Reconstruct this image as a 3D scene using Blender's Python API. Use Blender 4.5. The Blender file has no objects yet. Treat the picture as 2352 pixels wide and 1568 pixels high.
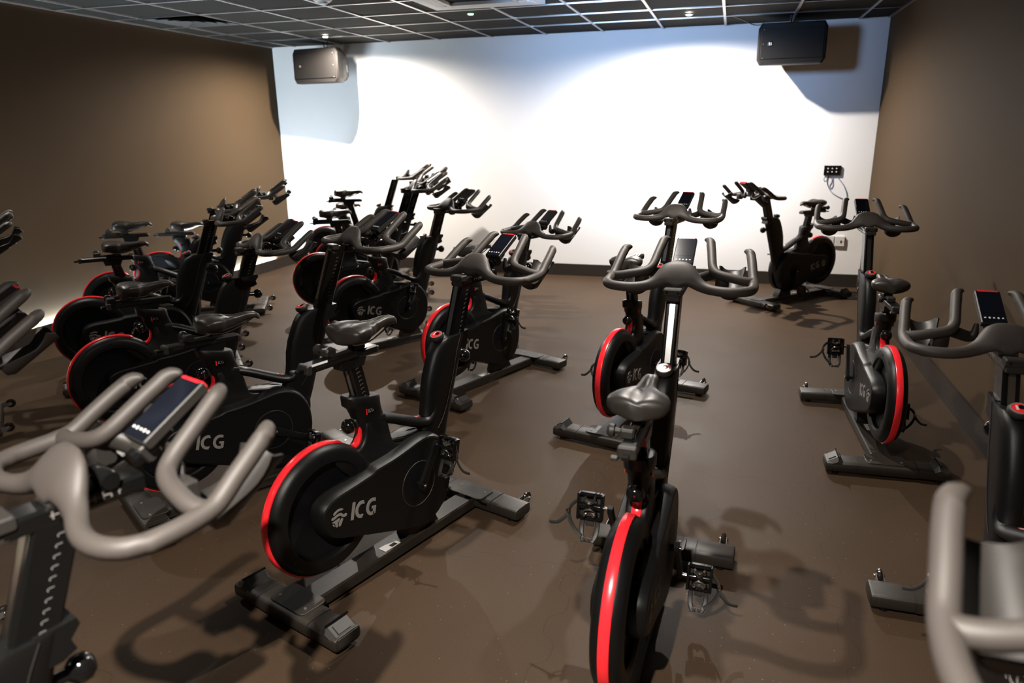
import bpy, bmesh, math, random
from mathutils import Vector, Matrix
PI = math.pi
sc = bpy.context.scene
col = sc.collection
random.seed(3)

# ------------------------------------------------------------------ camera
FPX, YAW, PITCH, ROLL, EYE = 1662.5, .2889, .2836, -.013, 1.7
f = Vector((-math.sin(YAW)*math.cos(PITCH), math.cos(YAW)*math.cos(PITCH), -math.sin(PITCH)))
r = Vector((math.cos(YAW), math.sin(YAW), 0)); u = r.cross(f)
r2 = math.cos(ROLL)*r + math.sin(ROLL)*u; u2 = -math.sin(ROLL)*r + math.cos(ROLL)*u
cam = bpy.data.cameras.new('camera'); camo = bpy.data.objects.new('camera', cam); col.objects.link(camo)
camo.matrix_world = Matrix(((r2.x, u2.x, -f.x, 0), (r2.y, u2.y, -f.y, 0), (r2.z, u2.z, -f.z, EYE), (0, 0, 0, 1)))
cam.sensor_width = 36; cam.lens = FPX*36/2352; cam.clip_start = .02
cam.dof.use_dof = True; cam.dof.focus_distance = 3.3; cam.dof.aperture_fstop = 2.6
sc.camera = camo

# ------------------------------------------------------------------ world, view, lamps
sc.view_settings.view_transform = 'Standard'; sc.view_settings.look = 'None'
sc.view_settings.gamma = 1; sc.view_settings.exposure = 0.0; sc.view_settings.use_curve_mapping = False
w = bpy.data.worlds.new('world'); sc.world = w; w.use_nodes = True
w.node_tree.nodes['Background'].inputs[0].default_value = (.55, .7, 1, 1)
w.node_tree.nodes['Background'].inputs[1].default_value = .05

XL, XR, YB, YF, ZC = -5.64, 1.425, 8.54, -3.4, 2.733
def spot(x, y, power, size, blend, color=(1, .92, .83)):
    l = bpy.data.lights.new('downlight_lamp', 'SPOT'); l.energy = power; l.color = color
    l.spot_size = math.radians(size); l.spot_blend = blend; l.shadow_soft_size = .022
    o = bpy.data.objects.new('downlight_lamp', l); o.location = (x, y, ZC-.036); col.objects.link(o); return o
# each downlight: x, y, power of its beam, power of its wide spill
DOWN = [(-4.39, 7.69, 400, 380), (-.47, 7.53, 300, 390), (-4.39, 3.40, 130, 8), (-.45, 3.42, 270, 12), (-4.39, -.3, 70, 4), (-.47, -.1, 960, 8)]
for (x, y, p, q) in DOWN: spot(x, y, p, 138, 1.0); spot(x, y, q, 171, .45)
# unseen blue lamp added to tint the back wall and cast a second shadow
SX, SY, SZ = -1.3, 4.9, 2.60
l = bpy.data.lights.new('added_blue_lamp', 'SPOT'); l.energy = 430; l.color = (.38, .60, 1); l.spot_size = math.radians(84); l.spot_blend = 1; l.shadow_soft_size = .22
o = bpy.data.objects.new('added_blue_lamp', l); o.location = (SX+.04, SY+.30, SZ-.01); col.objects.link(o)
o.rotation_euler = (Vector((-.85, YB, 2.45))-Vector((SX, SY, SZ))).to_track_quat('-Z', 'Y').to_euler()

# ------------------------------------------------------------------ helpers
def mat(name, base, rough=.5, metal=0, bump=0, bscale=400, spec=.5, emit=None, es=0, var=0, coat=0):
    m = bpy.data.materials.new(name); m.use_nodes = True; nt = m.node_tree; b = nt.nodes['Principled BSDF']
    b.inputs['Base Color'].default_value = (*base, 1); b.inputs['Roughness'].default_value = rough
    b.inputs['Metallic'].default_value = metal; b.inputs['Specular IOR Level'].default_value = spec
    b.inputs['Coat Weight'].default_value = coat
    if emit: b.inputs['Emission Color'].default_value = (*emit, 1); b.inputs['Emission Strength'].default_value = es
    tc = nt.nodes.new('ShaderNodeTexCoord'); n = nt.nodes.new('ShaderNodeTexNoise')
    n.inputs['Scale'].default_value = bscale; nt.links.new(tc.outputs['Object'], n.inputs['Vector'])
    if bump:
        bp = nt.nodes.new('ShaderNodeBump'); bp.inputs['Strength'].default_value = bump; bp.inputs['Distance'].default_value = .001
        nt.links.new(n.outputs['Fac'], bp.inputs['Height']); nt.links.new(bp.outputs['Normal'], b.inputs['Normal'])
    if var:
        n2 = nt.nodes.new('ShaderNodeTexNoise'); n2.inputs['Scale'].default_value = 9; n2.inputs['Detail'].default_value = 4
        nt.links.new(tc.outputs['Object'], n2.inputs['Vector'])
        mr = nt.nodes.new('ShaderNodeMapRange'); mr.inputs['To Min'].default_value = max(rough-var, .03); mr.inputs['To Max'].default_value = rough+var
        nt.links.new(n2.outputs['Fac'], mr.inputs['Value']); nt.links.new(mr.outputs['Result'], b.inputs['Roughness'])
    return m
M = {}
M['paint'] = mat('black_frame_paint', (.005, .005, .005), .38, spec=.35, bump=.25, bscale=1500, var=.06)
M['cover'] = mat('black_cover_plastic', (.004, .004, .004), .42, spec=.3, bump=.15, bscale=1800, var=.06)
M['base'] = mat('black_base_paint', (.021, .0170, .0132), .42, bump=.25, bscale=1500, var=.05)
M['disc'] = mat('dark_flywheel', (.003, .003, .004), .5, spec=.25)
M['gloss'] = mat('gloss_black', (.005, .005, .005), .13)
M['rubber'] = mat('grip_rubber', (.054, .046, .041), .54, bump=.2, bscale=1200, spec=.5)
M['plastic'] = mat('dark_grey_plastic', (.022, .0195, .0175), .48, bump=.2, bscale=900)
M['leather'] = mat('saddle_leather', (.026, .022, .019), .40, bump=.15, bscale=700, spec=.55, var=.05)
M['red'] = mat('red_trim', (.95, .025, .035), .24, spec=.5, coat=.3)
M['satin'] = mat('satin_black', (.007, .007, .007), .3)
M['chrome'] = mat('chrome', (.62, .6, .58), .16, 1)
M['alu'] = mat('brushed_aluminium', (.42, .41, .4), .34, .85, var=.08)
M['mirror'] = mat('polished_metal_strip', (.5, .5, .5), .24, 1)
M['logo'] = mat('silver_logo', (.21, .195, .18), .42)
M['white'] = mat('white_print', (.62, .6, .57), .5)
M['mark'] = mat('pale_scale_marks', (.2, .2, .195), .5)
M['screen'] = mat('screen_glass', (.006, .007, .012), .09)
M['icon'] = mat('white_console_icons', (.8, .8, .78), .5)
M['strap'] = mat('black_strap', (.02, .018, .015), .6)
M['speaker'] = mat('speaker_body', (.007, .0055, .0046), .5, spec=.3, bump=.3, bscale=900)
M['wheelr'] = mat('caster_rubber', (.015, .012, .01), .25)

class MB:
    def __init__(s): s.v = []; s.f = []; s.m = []; s.mats = []
    def mi(s, m):
        if m not in s.mats: s.mats.append(m)
        return s.mats.index(m)
    def add(s, vs, fs, m):
        o = len(s.v); k = s.mi(m); s.v += [tuple(v) for v in vs]
        for q in fs: s.f.append([o+i for i in q]); s.m.append(k)
    def loft(s, rings, m, caps=True, close=False):
        n = len(rings[0]); vs = [p for rg in rings for p in rg]; fs = []
        R_ = len(rings)
        for i in range(R_ if close else R_-1):
            j = (i+1) % R_
            for k in range(n): fs.append((i*n+k, i*n+(k+1) % n, j*n+(k+1) % n, j*n+k))
        if caps and not close: fs.append(tuple(range(n-1, -1, -1))); fs.append(tuple((R_-1)*n+k for k in range(n)))
        s.add(vs, fs, m)
    def box(s, c, d, m, rot=None, bev=0):
        hx, hy, hz = d[0]/2, d[1]/2, d[2]/2; b = min(bev, hx*.9, hy*.9, hz*.9)
        def ring(x, ins):
            y, z = hy-ins, hz-ins
            if b: q = [(-y+b, -z), (y-b, -z), (y, -z+b), (y, z-b), (y-b, z), (-y+b, z), (-y, z-b), (-y, -z+b)]
            else: q = [(-y, -z), (y, -z), (y, z), (-y, z)]
            return [Vector((x, a, e)) for a, e in q]
        rg = [ring(-hx, b*.7), ring(-hx+b, 0), ring(hx-b, 0), ring(hx, b*.7)] if b else [ring(-hx, 0), ring(hx, 0)]
        c = Vector(c)
        rg = [[(rot @ p if rot else p)+c for p in q] for q in rg]
        s.loft(rg, m)
    def tube(s, pts, rad, m, seg=12, sub=1, caps=True, flat=None, up=None):
        P = [Vector(p) for p in pts]; n = len(P)
        if not hasattr(rad, '__len__'): rad = [rad]*n
        if sub > 1:
            Q = []; Rr = []
            for i in range(n-1):
                p0, p1, p2, p3 = P[max(i-1, 0)], P[i], P[i+1], P[min(i+2, n-1)]
                for k in range(sub):
                    t = k/sub
                    Q.append(.5*((2*p1)+(p2-p0)*t+(2*p0-5*p1+4*p2-p3)*t*t+(3*p1-p0-3*p2+p3)*t**3)); Rr.append(rad[i]*(1-t)+rad[i+1]*t)
            Q.append(P[-1]); Rr.append(rad[-1]); P, rad = Q, Rr; n = len(P)
        T = [(P[min(i+1, n-1)]-P[max(i-1, 0)]).normalized() for i in range(n)]
        a = up or (Vector((0, 0, 1)) if abs(T[0].z) < .9 else Vector((1, 0, 0)))
        N = (a-T[0]*a.dot(T[0])).normalized(); rings = []
        for i in range(n):
            N = (N-T[i]*N.dot(T[i])).normalized(); B = T[i].cross(N)
            fl = flat or (1, 1)
            rings.append([P[i]+N*(rad[i]*fl[0]*math.cos(2*PI*k/seg))+B*(rad[i]*fl[1]*math.sin(2*PI*k/seg)) for k in range(seg)])
        s.loft(rings, m, caps)
    def lathe(s, prof, m, c=(0, 0, 0), axis='x', seg=48, close=False):
        # prof: (radius, along)
        rings = []
        for (ra, h) in prof:
            rg = []
            for k in range(seg):
                t = 2*PI*k/seg; a, b = ra*math.cos(t), ra*math.sin(t)
                v = (h, a, b) if axis == 'x' else (a, h, b) if axis == 'y' else (a, b, h)
                rg.append(Vector(c)+Vector(v))
            rings.append(rg)
        s.loft(rings, m, caps=not close, close=close)
    def lathe_dir(s, prof, m, c, d, seg=24):
        q = Vector((0, 0, 1)).rotation_difference(Vector(d).normalized())
        s.loft([[Vector(c)+q @ Vector((ra*math.cos(2*PI*k/seg), ra*math.sin(2*PI*k/seg), h)) for k in range(seg)] for ra, h in prof], m)
    def prism(s, poly, layers, m):
        # poly in (y,z) ; layers: (x, offset)
        s.loft([[Vector((x, a, b)) for a, b in offset(poly, o)] for x, o in layers], m)
    def build(s, name, parent=None, smooth=35, loc=(0, 0, 0)):
        me = bpy.data.meshes.new(name); me.from_pydata(s.v, [], s.f); 
        for mm in s.mats: me.materials.append(M[mm] if isinstance(mm, str) else mm)
        me.polygons.foreach_set('material_index', s.m)
        b = bmesh.new(); b.from_mesh(me); bmesh.ops.recalc_face_normals(b, faces=b.faces); b.to_mesh(me); b.free()
        if smooth:
            me.polygons.foreach_set('use_smooth', [True]*len(me.polygons)); me.set_sharp_from_angle(angle=math.radians(smooth))
        me.update()
        o = bpy.data.objects.new(name, me); o.location = loc; col.objects.link(o)
        if parent: o.parent = parent
        return o
def offset(poly, o):
    if not o: return poly
    n = len(poly); ar = sum(poly[i][0]*poly[(i+1) % n][1]-poly[(i+1) % n][0]*poly[i][1] for i in range(n)); sg = 1 if ar > 0 else -1
    out = []
    for i in range(n):
        p, c, q = Vector(poly[i-1]), Vector(poly[i]), Vector(poly[(i+1) % n])
        d1 = (c-p).normalized(); d2 = (q-c).normalized()
        n1 = Vector((d1.y, -d1.x))*sg; n2 = Vector((d2.y, -d2.x))*sg; nn = n1+n2
        if nn.length < .3: nn = n1
        nn.normalize(); k = min(1/max(nn.dot(n1), .5), 1.6)
        out.append(tuple(c+nn*o*k))
    return out
def chaikin(poly, it=2, closed=True):
    for _ in range(it):
        q = []; n = len(poly)
        if not closed: q.append(poly[0])
        for i in range(n if closed else n-1):
            a, b = Vector(poly[i]), Vector(poly[(i+1) % n]); q += [tuple(a*.75+b*.25), tuple(a*.25+b*.75)]
        if not closed: q.append(poly[-1])
        poly = q
    return poly
def tag(o, label=None, cat=None, group=None, kind=None):
    if label: o['label'] = label
    if cat: o['category'] = cat
    if group: o['group'] = group
    if kind: o['kind'] = kind
    return o
def empty(name, loc, rz=0):
    o = bpy.data.objects.new(name, None); o.location = loc; o.rotation_euler = (0, 0, rz); o.empty_display_size = .1; col.objects.link(o); return o
def copy_tree(o, parent=None):
    c_ = o.copy(); col.objects.link(c_); c_.parent = parent
    for ch in [k for k in bpy.data.objects if k.parent == o]: copy_tree(ch, c_)
    return c_
def cr(pts, sub=6):   # catmull-rom through 2d points, open
    n = len(pts); out = []
    for i in range(n-1):
        p0, p1, p2, p3 = [Vector(pts[j]) for j in (max(i-1, 0), i, i+1, min(i+2, n-1))]
        for k in range(sub):
            t = k/sub; out.append(tuple(.5*((2*p1)+(p2-p0)*t+(2*p0-5*p1+4*p2-p3)*t*t+(3*p1-p0-3*p2+p3)*t**3)))
    out.append(tuple(pts[-1])); return out

# ------------------------------------------------------------------ setting
def node_mat(name): 
    m = bpy.data.materials.new(name); m.use_nodes = True; return m, m.node_tree, m.node_tree.nodes['Principled BSDF']
def wall_mat(name, base, rough):
    m, nt, b = node_mat(name); N, L = nt.nodes.new, nt.links.new
    b.inputs['Roughness'].default_value = rough; b.inputs['Specular IOR Level'].default_value = .12
    g = N('ShaderNodeNewGeometry'); n1 = N('ShaderNodeTexNoise'); n1.inputs['Scale'].default_value = 1.3; n1.inputs['Detail'].default_value = 5
    n2 = N('ShaderNodeTexNoise'); n2.inputs['Scale'].default_value = 260
    L(g.outputs['Position'], n1.inputs['Vector']); L(g.outputs['Position'], n2.inputs['Vector'])
    mx = N('ShaderNodeMix'); mx.data_type = 'RGBA'
    mx.inputs[6].default_value = (*[c*.94 for c in base], 1); mx.inputs[7].default_value = (*[min(c*1.05, 1) for c in base], 1)
    L(n1.outputs['Fac'], mx.inputs[0]); L(mx.outputs[2], b.inputs['Base Color'])
    bp = N('ShaderNodeBump'); bp.inputs['Strength'].default_value = .12; bp.inputs['Distance'].default_value = .001
    L(n2.outputs['Fac'], bp.inputs['Height']); L(bp.outputs['Normal'], b.inputs['Normal']); return m
WHITE = wall_mat('white_wall_paint', (.80, .79, .775), .6)
BROWN = wall_mat('brown_wall_paint', (.066, .0425, .0225), .75)
SKIRT = wall_mat('dark_skirting', (.032, .026, .022), .35)

def floor_mat():
    m, nt, b = node_mat('rubber_floor'); N, L = nt.nodes.new, nt.links.new
    g = N('ShaderNodeNewGeometry'); sp = N('ShaderNodeSeparateXYZ'); L(g.outputs['Position'], sp.inputs[0])
    def noise(s, d=3):
        n = N('ShaderNodeTexNoise'); n.inputs['Scale'].default_value = s; n.inputs['Detail'].default_value = d; L(g.outputs['Position'], n.inputs['Vector']); return n.outputs['Fac']
    def math_(op, a, b_=None):
        n = N('ShaderNodeMath'); n.operation = op
        for i, x in enumerate((a, b_)):
            if x is None: continue
            if isinstance(x, (int, float)): n.inputs[i].default_value = x
            else: L(x, n.inputs[i])
        return n.outputs[0]
    def ramp(fac, stops):
        n = N('ShaderNodeValToRGB'); e = n.color_ramp.elements
        e[0].position, e[0].color = stops[0]; e[1].position, e[1].color = stops[1]; L(fac, n.inputs[0]); return n.outputs[0]
    blot = ramp(noise(1.1, 6), ((.3, (.042, .0265, .0160, 1)), (.72, (.057, .0365, .0225, 1))))
    grain = ramp(noise(480, 2), ((.34, (.66, .66, .66, 1)), (.68, (1.48, 1.45, 1.40, 1))))
    mul = N('ShaderNodeMix'); mul.data_type = 'RGBA'; mul.blend_type = 'MULTIPLY'; mul.inputs[0].default_value = 1
    L(blot, mul.inputs[6]); L(grain, mul.inputs[7])
    v = N('ShaderNodeTexVoronoi'); v.inputs['Scale'].default_value = 24; L(g.outputs['Position'], v.inputs['Vector'])
    fleck = math_('LESS_THAN', v.outputs['Distance'], .06)
    mf = N('ShaderNodeMix'); mf.data_type = 'RGBA'; mf.inputs[7].default_value = (.13, .10, .075, 1); L(fleck, mf.inputs[0]); L(mul.outputs[2], mf.inputs[6])
    # interlocking mat joints: a square grid whose lines swing from side to side
    def seam(a, b_):
        wv = math_('MULTIPLY', math_('TANH', math_('MULTIPLY', math_('SINE', math_('MULTIPLY', b_, 2*PI/.26)), 2.2)), .028)
        d = math_('ABSOLUTE', math_('SUBTRACT', math_('FRACT', math_('DIVIDE', math_('ADD', a, wv), 1.0)), .5))
        return math_('LESS_THAN', d, .0016)
    s_ = math_('MAXIMUM', seam(sp.outputs[0], sp.outputs[1]), seam(sp.outputs[1], sp.outputs[0]))
    s_ = math_('MULTIPLY', s_, .55)
    ms = N('ShaderNodeMix'); ms.data_type = 'RGBA'; ms.inputs[7].default_value = (.02, .016, .013, 1); L(s_, ms.inputs[0]); L(mf.outputs[2], ms.inputs[6])
    L(ms.outputs[2], b.inputs['Base Color'])
    rr = N('ShaderNodeMapRange'); rr.inputs['To Min'].default_value = .42; rr.inputs['To Max'].default_value = .6; L(noise(2.2, 5), rr.inputs['Value'])
    L(rr.outputs[0], b.inputs['Roughness']); b.inputs['Specular IOR Level'].default_value = .13
    bp = N('ShaderNodeBump'); bp.inputs['Strength'].default_value = .5; bp.inputs['Distance'].default_value = .0012
    L(noise(420, 2), bp.inputs['Height']); L(bp.outputs['Normal'], b.inputs['Normal']); return m

def slab(name, lo, hi, m):
    b = MB(); b.box([(a+c)/2 for a, c in zip(lo, hi)], [c-a for a, c in zip(lo, hi)], m); return tag(b.build(name, smooth=0), kind='structure')
slab('floor', (XL-.15, YF-.15, -.1), (XR+.15, YB+.15, 0), floor_mat())
slab('wall_back', (XL-.15, YB, 0), (XR+.15, YB+.15, ZC+.35), WHITE)
slab('wall_left', (XL-.15, YF, 0), (XL, YB, ZC+.35), BROWN)
slab('wall_right', (XR, YF, 0), (XR+.15, YB, ZC+.35), BROWN)
slab('wall_front', (XL-.15, YF-.15, 0), (XR+.15, YF, ZC+.35), BROWN)
slab('baseboard_back', (XL, YB-.022, 0), (XR, YB, .14), SKIRT)
slab('baseboard_right', (XR-.02, YF, 0), (XR, YB-.022, .145), SKIRT)
# skirting on the left stands off the wall and hides a light strip
slab('baseboard_left', (XL+.035, YF, 0), (XL+.055, YB-.022, .135), SKIRT)
LED = mat('led_strip_light', (1, 1, 1), .5, emit=(.70, .86, 1), es=620)
b = MB(); b.box((XL+.012, (YF+8.15)/2, .115), (.02, 8.15-YF, .008), LED)
tag(b.build('led_strip', smooth=0), 'white glowing light strip behind the skirting of the left wall', 'light strip')

# ceiling: dark tiles in a light metal grid
def ceiling():
    m, nt, b = node_mat('ceiling_tile'); N, L = nt.nodes.new, nt.links.new
    g = N('ShaderNodeNewGeometry'); n = N('ShaderNodeTexNoise'); n.inputs['Scale'].default_value = 160; n.inputs['Detail'].default_value = 4; L(g.outputs['Position'], n.inputs['Vector'])
    cr_ = N('ShaderNodeValToRGB'); e = cr_.color_ramp.elements; e[0].position, e[0].color = .35, (.010, .0085, .0063, 1); e[1].position, e[1].color = .7, (.018, .015, .0112, 1)
    L(n.outputs['Fac'], cr_.inputs[0]); L(cr_.outputs[0], b.inputs['Base Color']); b.inputs['Roughness'].default_value = .9; b.inputs['Specular IOR Level'].default_value = .15
    return m
CT = ceiling(); GRID = mat('ceiling_grid_metal', (.5, .48, .46), .35, 1)
xs = [x for x in (-.15-.645*k for k in range(9))]+[.495, 1.14]
ys = [7.85-.625*k for k in range(18)]
b = MB(); b.box(((XL+XR)/2, (YB+YF)/2, ZC+.03), (XR-XL, YB-YF, .05), CT)
tag(b.build('ceiling', smooth=0), kind='structure')
b = MB()
for x in xs: b.box((x, (YB+YF)/2, ZC), (.024, YB-YF, .012), GRID)
for y in ys: b.box(((XL+XR)/2, y, ZC+.0005), (XR-XL, .024, .0115), GRID)
b.box((XL+.012, (YB+YF)/2, ZC), (.024, YB-YF, .012), GRID); b.box((XR-.012, (YB+YF)/2, ZC), (.024, YB-YF, .012), GRID)
tag(b.build('trim_1', smooth=0), kind='structure')

# downlights
GLOW = mat('lamp_glow', (1, 1, 1), .5, emit=(1, .95, .86), es=90)
for (x, y, p, q), lab in zip(DOWN, ('small round ceiling downlight above the left loudspeaker, near the back wall', 'bright round ceiling downlight near the right end of the white back wall',
        'round ceiling downlight out of view over the left bikes', 'round ceiling downlight out of view over the middle aisle', 'round ceiling downlight out of view behind at left', 'round ceiling downlight out of view behind at right')):
    e = empty('downlight', (x, y, ZC-.006)); tag(e, lab, 'ceiling light', 'ceiling downlights')
    b = MB(); b.lathe([(.028, .0), (.045, .0), (.045, -.006), (.028, -.010)], 'plastic', axis='z', close=True); b.build('bezel', e)
    b = MB(); b.lathe([(.028, -.002), (.027, -.010), (.018, -.016), (.006, -.018)], GLOW, axis='z'); b.build('lamp_lens', e)
GREEN = mat('green_led', (.1, 1, .3), .5, emit=(.15, 1, .3), es=6)
b = MB(); b.lathe([(.028, 0), (.028, -.004), (.02, -.008)], GREEN, axis='z', c=(-2.389, 6.84, ZC))
tag(b.build('indicator_light'), 'tiny glowing green light set in a ceiling tile beside the air conditioner', 'indicator light')
e = empty('smoke_detector', (-3.215, 5.63, ZC)); tag(e, 'white round smoke detector at the top edge, left of the air conditioner', 'smoke detector')
b = MB(); b.lathe([(.075, 0), (.075, -.018), (.06, -.03)], 'white', axis='z'); b.build('base', e)
b = MB(); b.lathe([(.04, -.03), (.036, -.046), (.02, -.05)], 'white', axis='z'); b.build('sensor_cap', e)

e = empty('added_blue_light', (SX, SY, ZC)); tag(e, 'small black spotlight added on the ceiling out of view to tint the white wall blue', 'stage light')  # unseen housing added around the blue lamp
b = MB(); b.box((0, 0, -.01), (.10, .10, .02), 'gloss', bev=.004); b.tube([(0, 0, -.01), (0, 0, -.06)], .01, 'gloss', 8); b.build('mount', e, 0)
d_ = (Vector((-.85, YB, 2.45))-Vector((SX, SY, SZ))).normalized()
b = MB(); b.lathe_dir([(.03, -.08), (.045, -.07), (.05, .06), (.055, .07), (.045, .07), (.04, .0), (.01, -.02)], 'gloss', (0, 0, SZ-ZC), d_); b.build('lamp_head', e)

# square diffuser
e = empty('ceiling_vent', (-4.985, 6.285, ZC)); tag(e, 'dark square ceiling vent in the tiles above the left wall', 'ceiling vent')
b = MB()
for i in range(4):
    R_ = Matrix.Rotation(i*PI/2, 3, 'Z'); hs = [.31, .235, .16, .085]
    for h in hs:
        b.loft([[R_ @ Vector((h-.004, -h+.004, -.010)), R_ @ Vector((h, -h, -.012)), R_ @ Vector((h-.06, -h+.06, .018)), R_ @ Vector((h-.064, -h+.064, .018))],
                [R_ @ Vector((h-.004, h-.004, -.010)), R_ @ Vector((h, h, -.012)), R_ @ Vector((h-.06, h-.06, .018)), R_ @ Vector((h-.064, h-.064, .018))]], 'plastic')
b.build('louvres', e, smooth=0)
b = MB(); b.box((0, 0, .0), (.3, .3, .002), 'gloss'); b.build('duct_opening', e, smooth=0)

# ceiling air conditioner
ACW = mat('air_conditioner_white', (.62, .6, .57), .45)
e = empty('air_conditioner', (-2.04, 5.86, ZC)); tag(e, 'white ceiling cassette air conditioner at the top edge of the room', 'air conditioner')
def sqring(b, ho, hi, z0, z1, m):
    b.loft([[Vector((sx*h, sy*h, z)) for sx, sy in ((-1, -1), (1, -1), (1, 1), (-1, 1))] for h, z in ((ho, z0), (ho, z1), (hi, z1), (hi, z0))], m, close=True)
b = MB(); sqring(b, .48, .40, 0, -.034, ACW); b.build('outer_frame', e, smooth=0)
b = MB(); sqring(b, .305, .275, 0, -.038, ACW); b.box((0, 0, -.006), (.55, .55, .012), CT); b.build('intake_grille', e, smooth=0)
for i in range(4):
    b = MB(); R_ = Matrix.Rotation(i*PI/2, 3, 'Z')
    b.box(R_ @ Vector((.352, 0, -.034)), (.062, .56, .006), ACW, rot=R_ @ Matrix.Rotation(.12, 3, 'Y')); b.build('flap', e, smooth=0)
for i in range(4):
    b = MB(); R_ = Matrix.Rotation(i*PI/2, 3, 'Z')
    b.box(R_ @ Vector((.36, .36, -.026)), (.13, .13, .02), ACW, rot=R_, bev=.004); b.build('corner_cover', e, smooth=0)

# loudspeakers
def speaker(loc, rz, label, mesh_emblem, flip):
    e = empty('loudspeaker', loc, rz); tag(e, label, 'loudspeaker', 'wall loudspeakers')
    W_, H_, D_ = .63, .385, .40; c_ = .05
    def ring(y, w_, h_, c2): 
        return [Vector((x, y, z)) for x, z in ((-w_/2, -h_/2+c2), (-w_/2+c2*.6, -h_/2), (w_/2-c2*.6, -h_/2), (w_/2, -h_/2+c2), (w_/2, h_/2-c2), (w_/2-c2*.6, h_/2), (-w_/2+c2*.6, h_/2), (-w_/2, h_/2-c2))]
    b = MB(); b.loft([ring(0, W_-.03, H_-.02, c_), ring(.02, W_, H_, c_), ring(.12, W_, H_, c_), ring(D_, W_-.24, H_-.10, c_)], 'speaker'); b.build('cabinet', e, smooth=25)
    gm, nt, bs = node_mat('speaker_grille'); bs.inputs['Base Color'].default_value = (.006, .005, .0042, 1); bs.inputs['Specular IOR Level'].default_value = .3; bs.inputs['Roughness'].default_value = .5; bs.inputs['Metallic'].default_value = .1
    tc = nt.nodes.new('ShaderNodeTexCoord'); v = nt.nodes.new('ShaderNodeTexVoronoi'); v.inputs['Scale'].default_value = 150; v.inputs['Randomness'].default_value = 0
    bp = nt.nodes.new('ShaderNodeBump'); bp.inputs['Strength'].default_value = .6; bp.inputs['Distance'].default_value = .002
    nt.links.new(tc.outputs['Object'], v.inputs['Vector']); nt.links.new(v.outputs['Distance'], bp.inputs['Height']); nt.links.new(bp.outputs['Normal'], bs.inputs['Normal'])
    b = MB(); b.box((0, -.004, 0), (W_-.06, .008, H_-.11), gm, bev=.002); b.build('grille', e, smooth=0)
    b = MB(); sx = -1
    b.box((-W_/2+.115, -.010, 0), (.04, .004, .04), 'gloss', bev=.001)
    b.box((-W_/2+.108, -.0125, 0), (.008, .002, .026), mesh_emblem); b.tube([(-W_/2+.118, -.0125, .011), (-W_/2+.128, -.0125, .006), (-W_/2+.120, -.0125, 0), (-W_/2+.130, -.0125, -.007), (-W_/2+.118, -.0125, -.012)], .0025, mesh_emblem, 6, 3)
    b.build('emblem', e)
    for q in range(3):
        b = MB(); b.lathe([(.004, 0), (.004, -.010)], 'alu', c=((W_/2-.05)*flip, 0, .13-.13*q), axis='y', seg=10); b.build('screw', e)
    b = MB(); b.box((.0, D_+.01, 0), (.10, .03, .2), 'plastic', bev=.004); b.box((0, D_+.07, 0), (.05, .12, .06), 'plastic'); b.box((W_/2-.10, D_-.12, -.02), (.035, .09, .09), 'alu', bev=.004)
    b.build('wall_bracket', e, smooth=0)
    return e
speaker((.49, 7.99, 2.478), 0, 'black box loudspeaker hung high at the right end of the white wall', 'white', -1)
speaker((-4.75, 8.02, 2.455), -.10, 'dark box loudspeaker hung high in the left corner, lit from above', 'alu', 1)
b = MB(); b.tube([(-.08, 7.86, ZC), (.02, 8.1, 2.72), (.12, 8.2, 2.685), (.20, 8.2, 2.678), (.27, 8.2, 2.676)], .005, 'gloss', 8, 6)
tag(b.build('speaker_cable'), 'black cable sagging from the ceiling grid to the right loudspeaker', 'cable')
b = MB(); b.tube([(.47, 8.02, ZC), (.47, 8.06, 2.676)], .009, 'gloss', 8)
tag(b.build('suspension_rod'), 'short black rod between the ceiling and the top of the right loudspeaker', 'rod')
b = MB(); b.tube([(-4.72, 8.2, ZC), (-4.705, 8.19, 2.69), (-4.69, 8.17, 2.652)], .005, 'gloss', 8, 4)
tag(b.build('speaker_cable'), 'short black cable dropping from the ceiling to the left loudspeaker', 'cable')
b = MB(); b.tube([(-4.65, 8.18, ZC), (-4.65, 8.17, 2.652)], .005, 'gloss', 8)
tag(b.build('suspension_rod'), 'thin black rod beside the short cable above the left loudspeaker', 'rod')

# control panel, sockets on the back wall
e = empty('control_panel', (1.04, YB, 1.25)); tag(e, 'black rectangular control panel with small buttons on the white wall', 'control panel')
b = MB(); b.box((0, -.012, 0), (.165, .024, .10), 'gloss', bev=.003); b.build('faceplate', e, smooth=0)
for i in range(3):
    for j in range(2):
        b = MB(); b.lathe([(.007, 0), (.006, -.010)], 'white', c=(-.045+.042*i, -.024, .02-.034*j), axis='y', seg=12); b.build('button', e)
b = MB(); b.tube([(.992, YB-.03, 1.235), (.985, YB-.045, 1.2), (.962, YB-.05, 1.165), (.975, YB-.05, 1.135), (1.0, YB-.045, 1.16), (1.008, YB-.035, 1.21), (1.01, YB-.03, 1.24)], .0035, 'gloss', 8, 5)
tag(b.build('patch_cable'), 'thin black cable looped below the wall control panel', 'cable')
b = MB(); b.tube([(.998, YB-.01, 1.2), (1.0, YB-.008, 1.12), (1.05, YB-.008, 1.03), (1.13, YB-.008, .975), (1.19, YB-.008, .955), (1.21, YB-.008, .99), (1.17, YB-.008, 1.09), (1.09, YB-.009, 1.19)], .0035, mat('grey_cable', (.16, .2, .24), .5), 8, 6)
tag(b.build('patch_cable'), 'long thin grey cable drooping in a loop down the white wall', 'cable')
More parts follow.
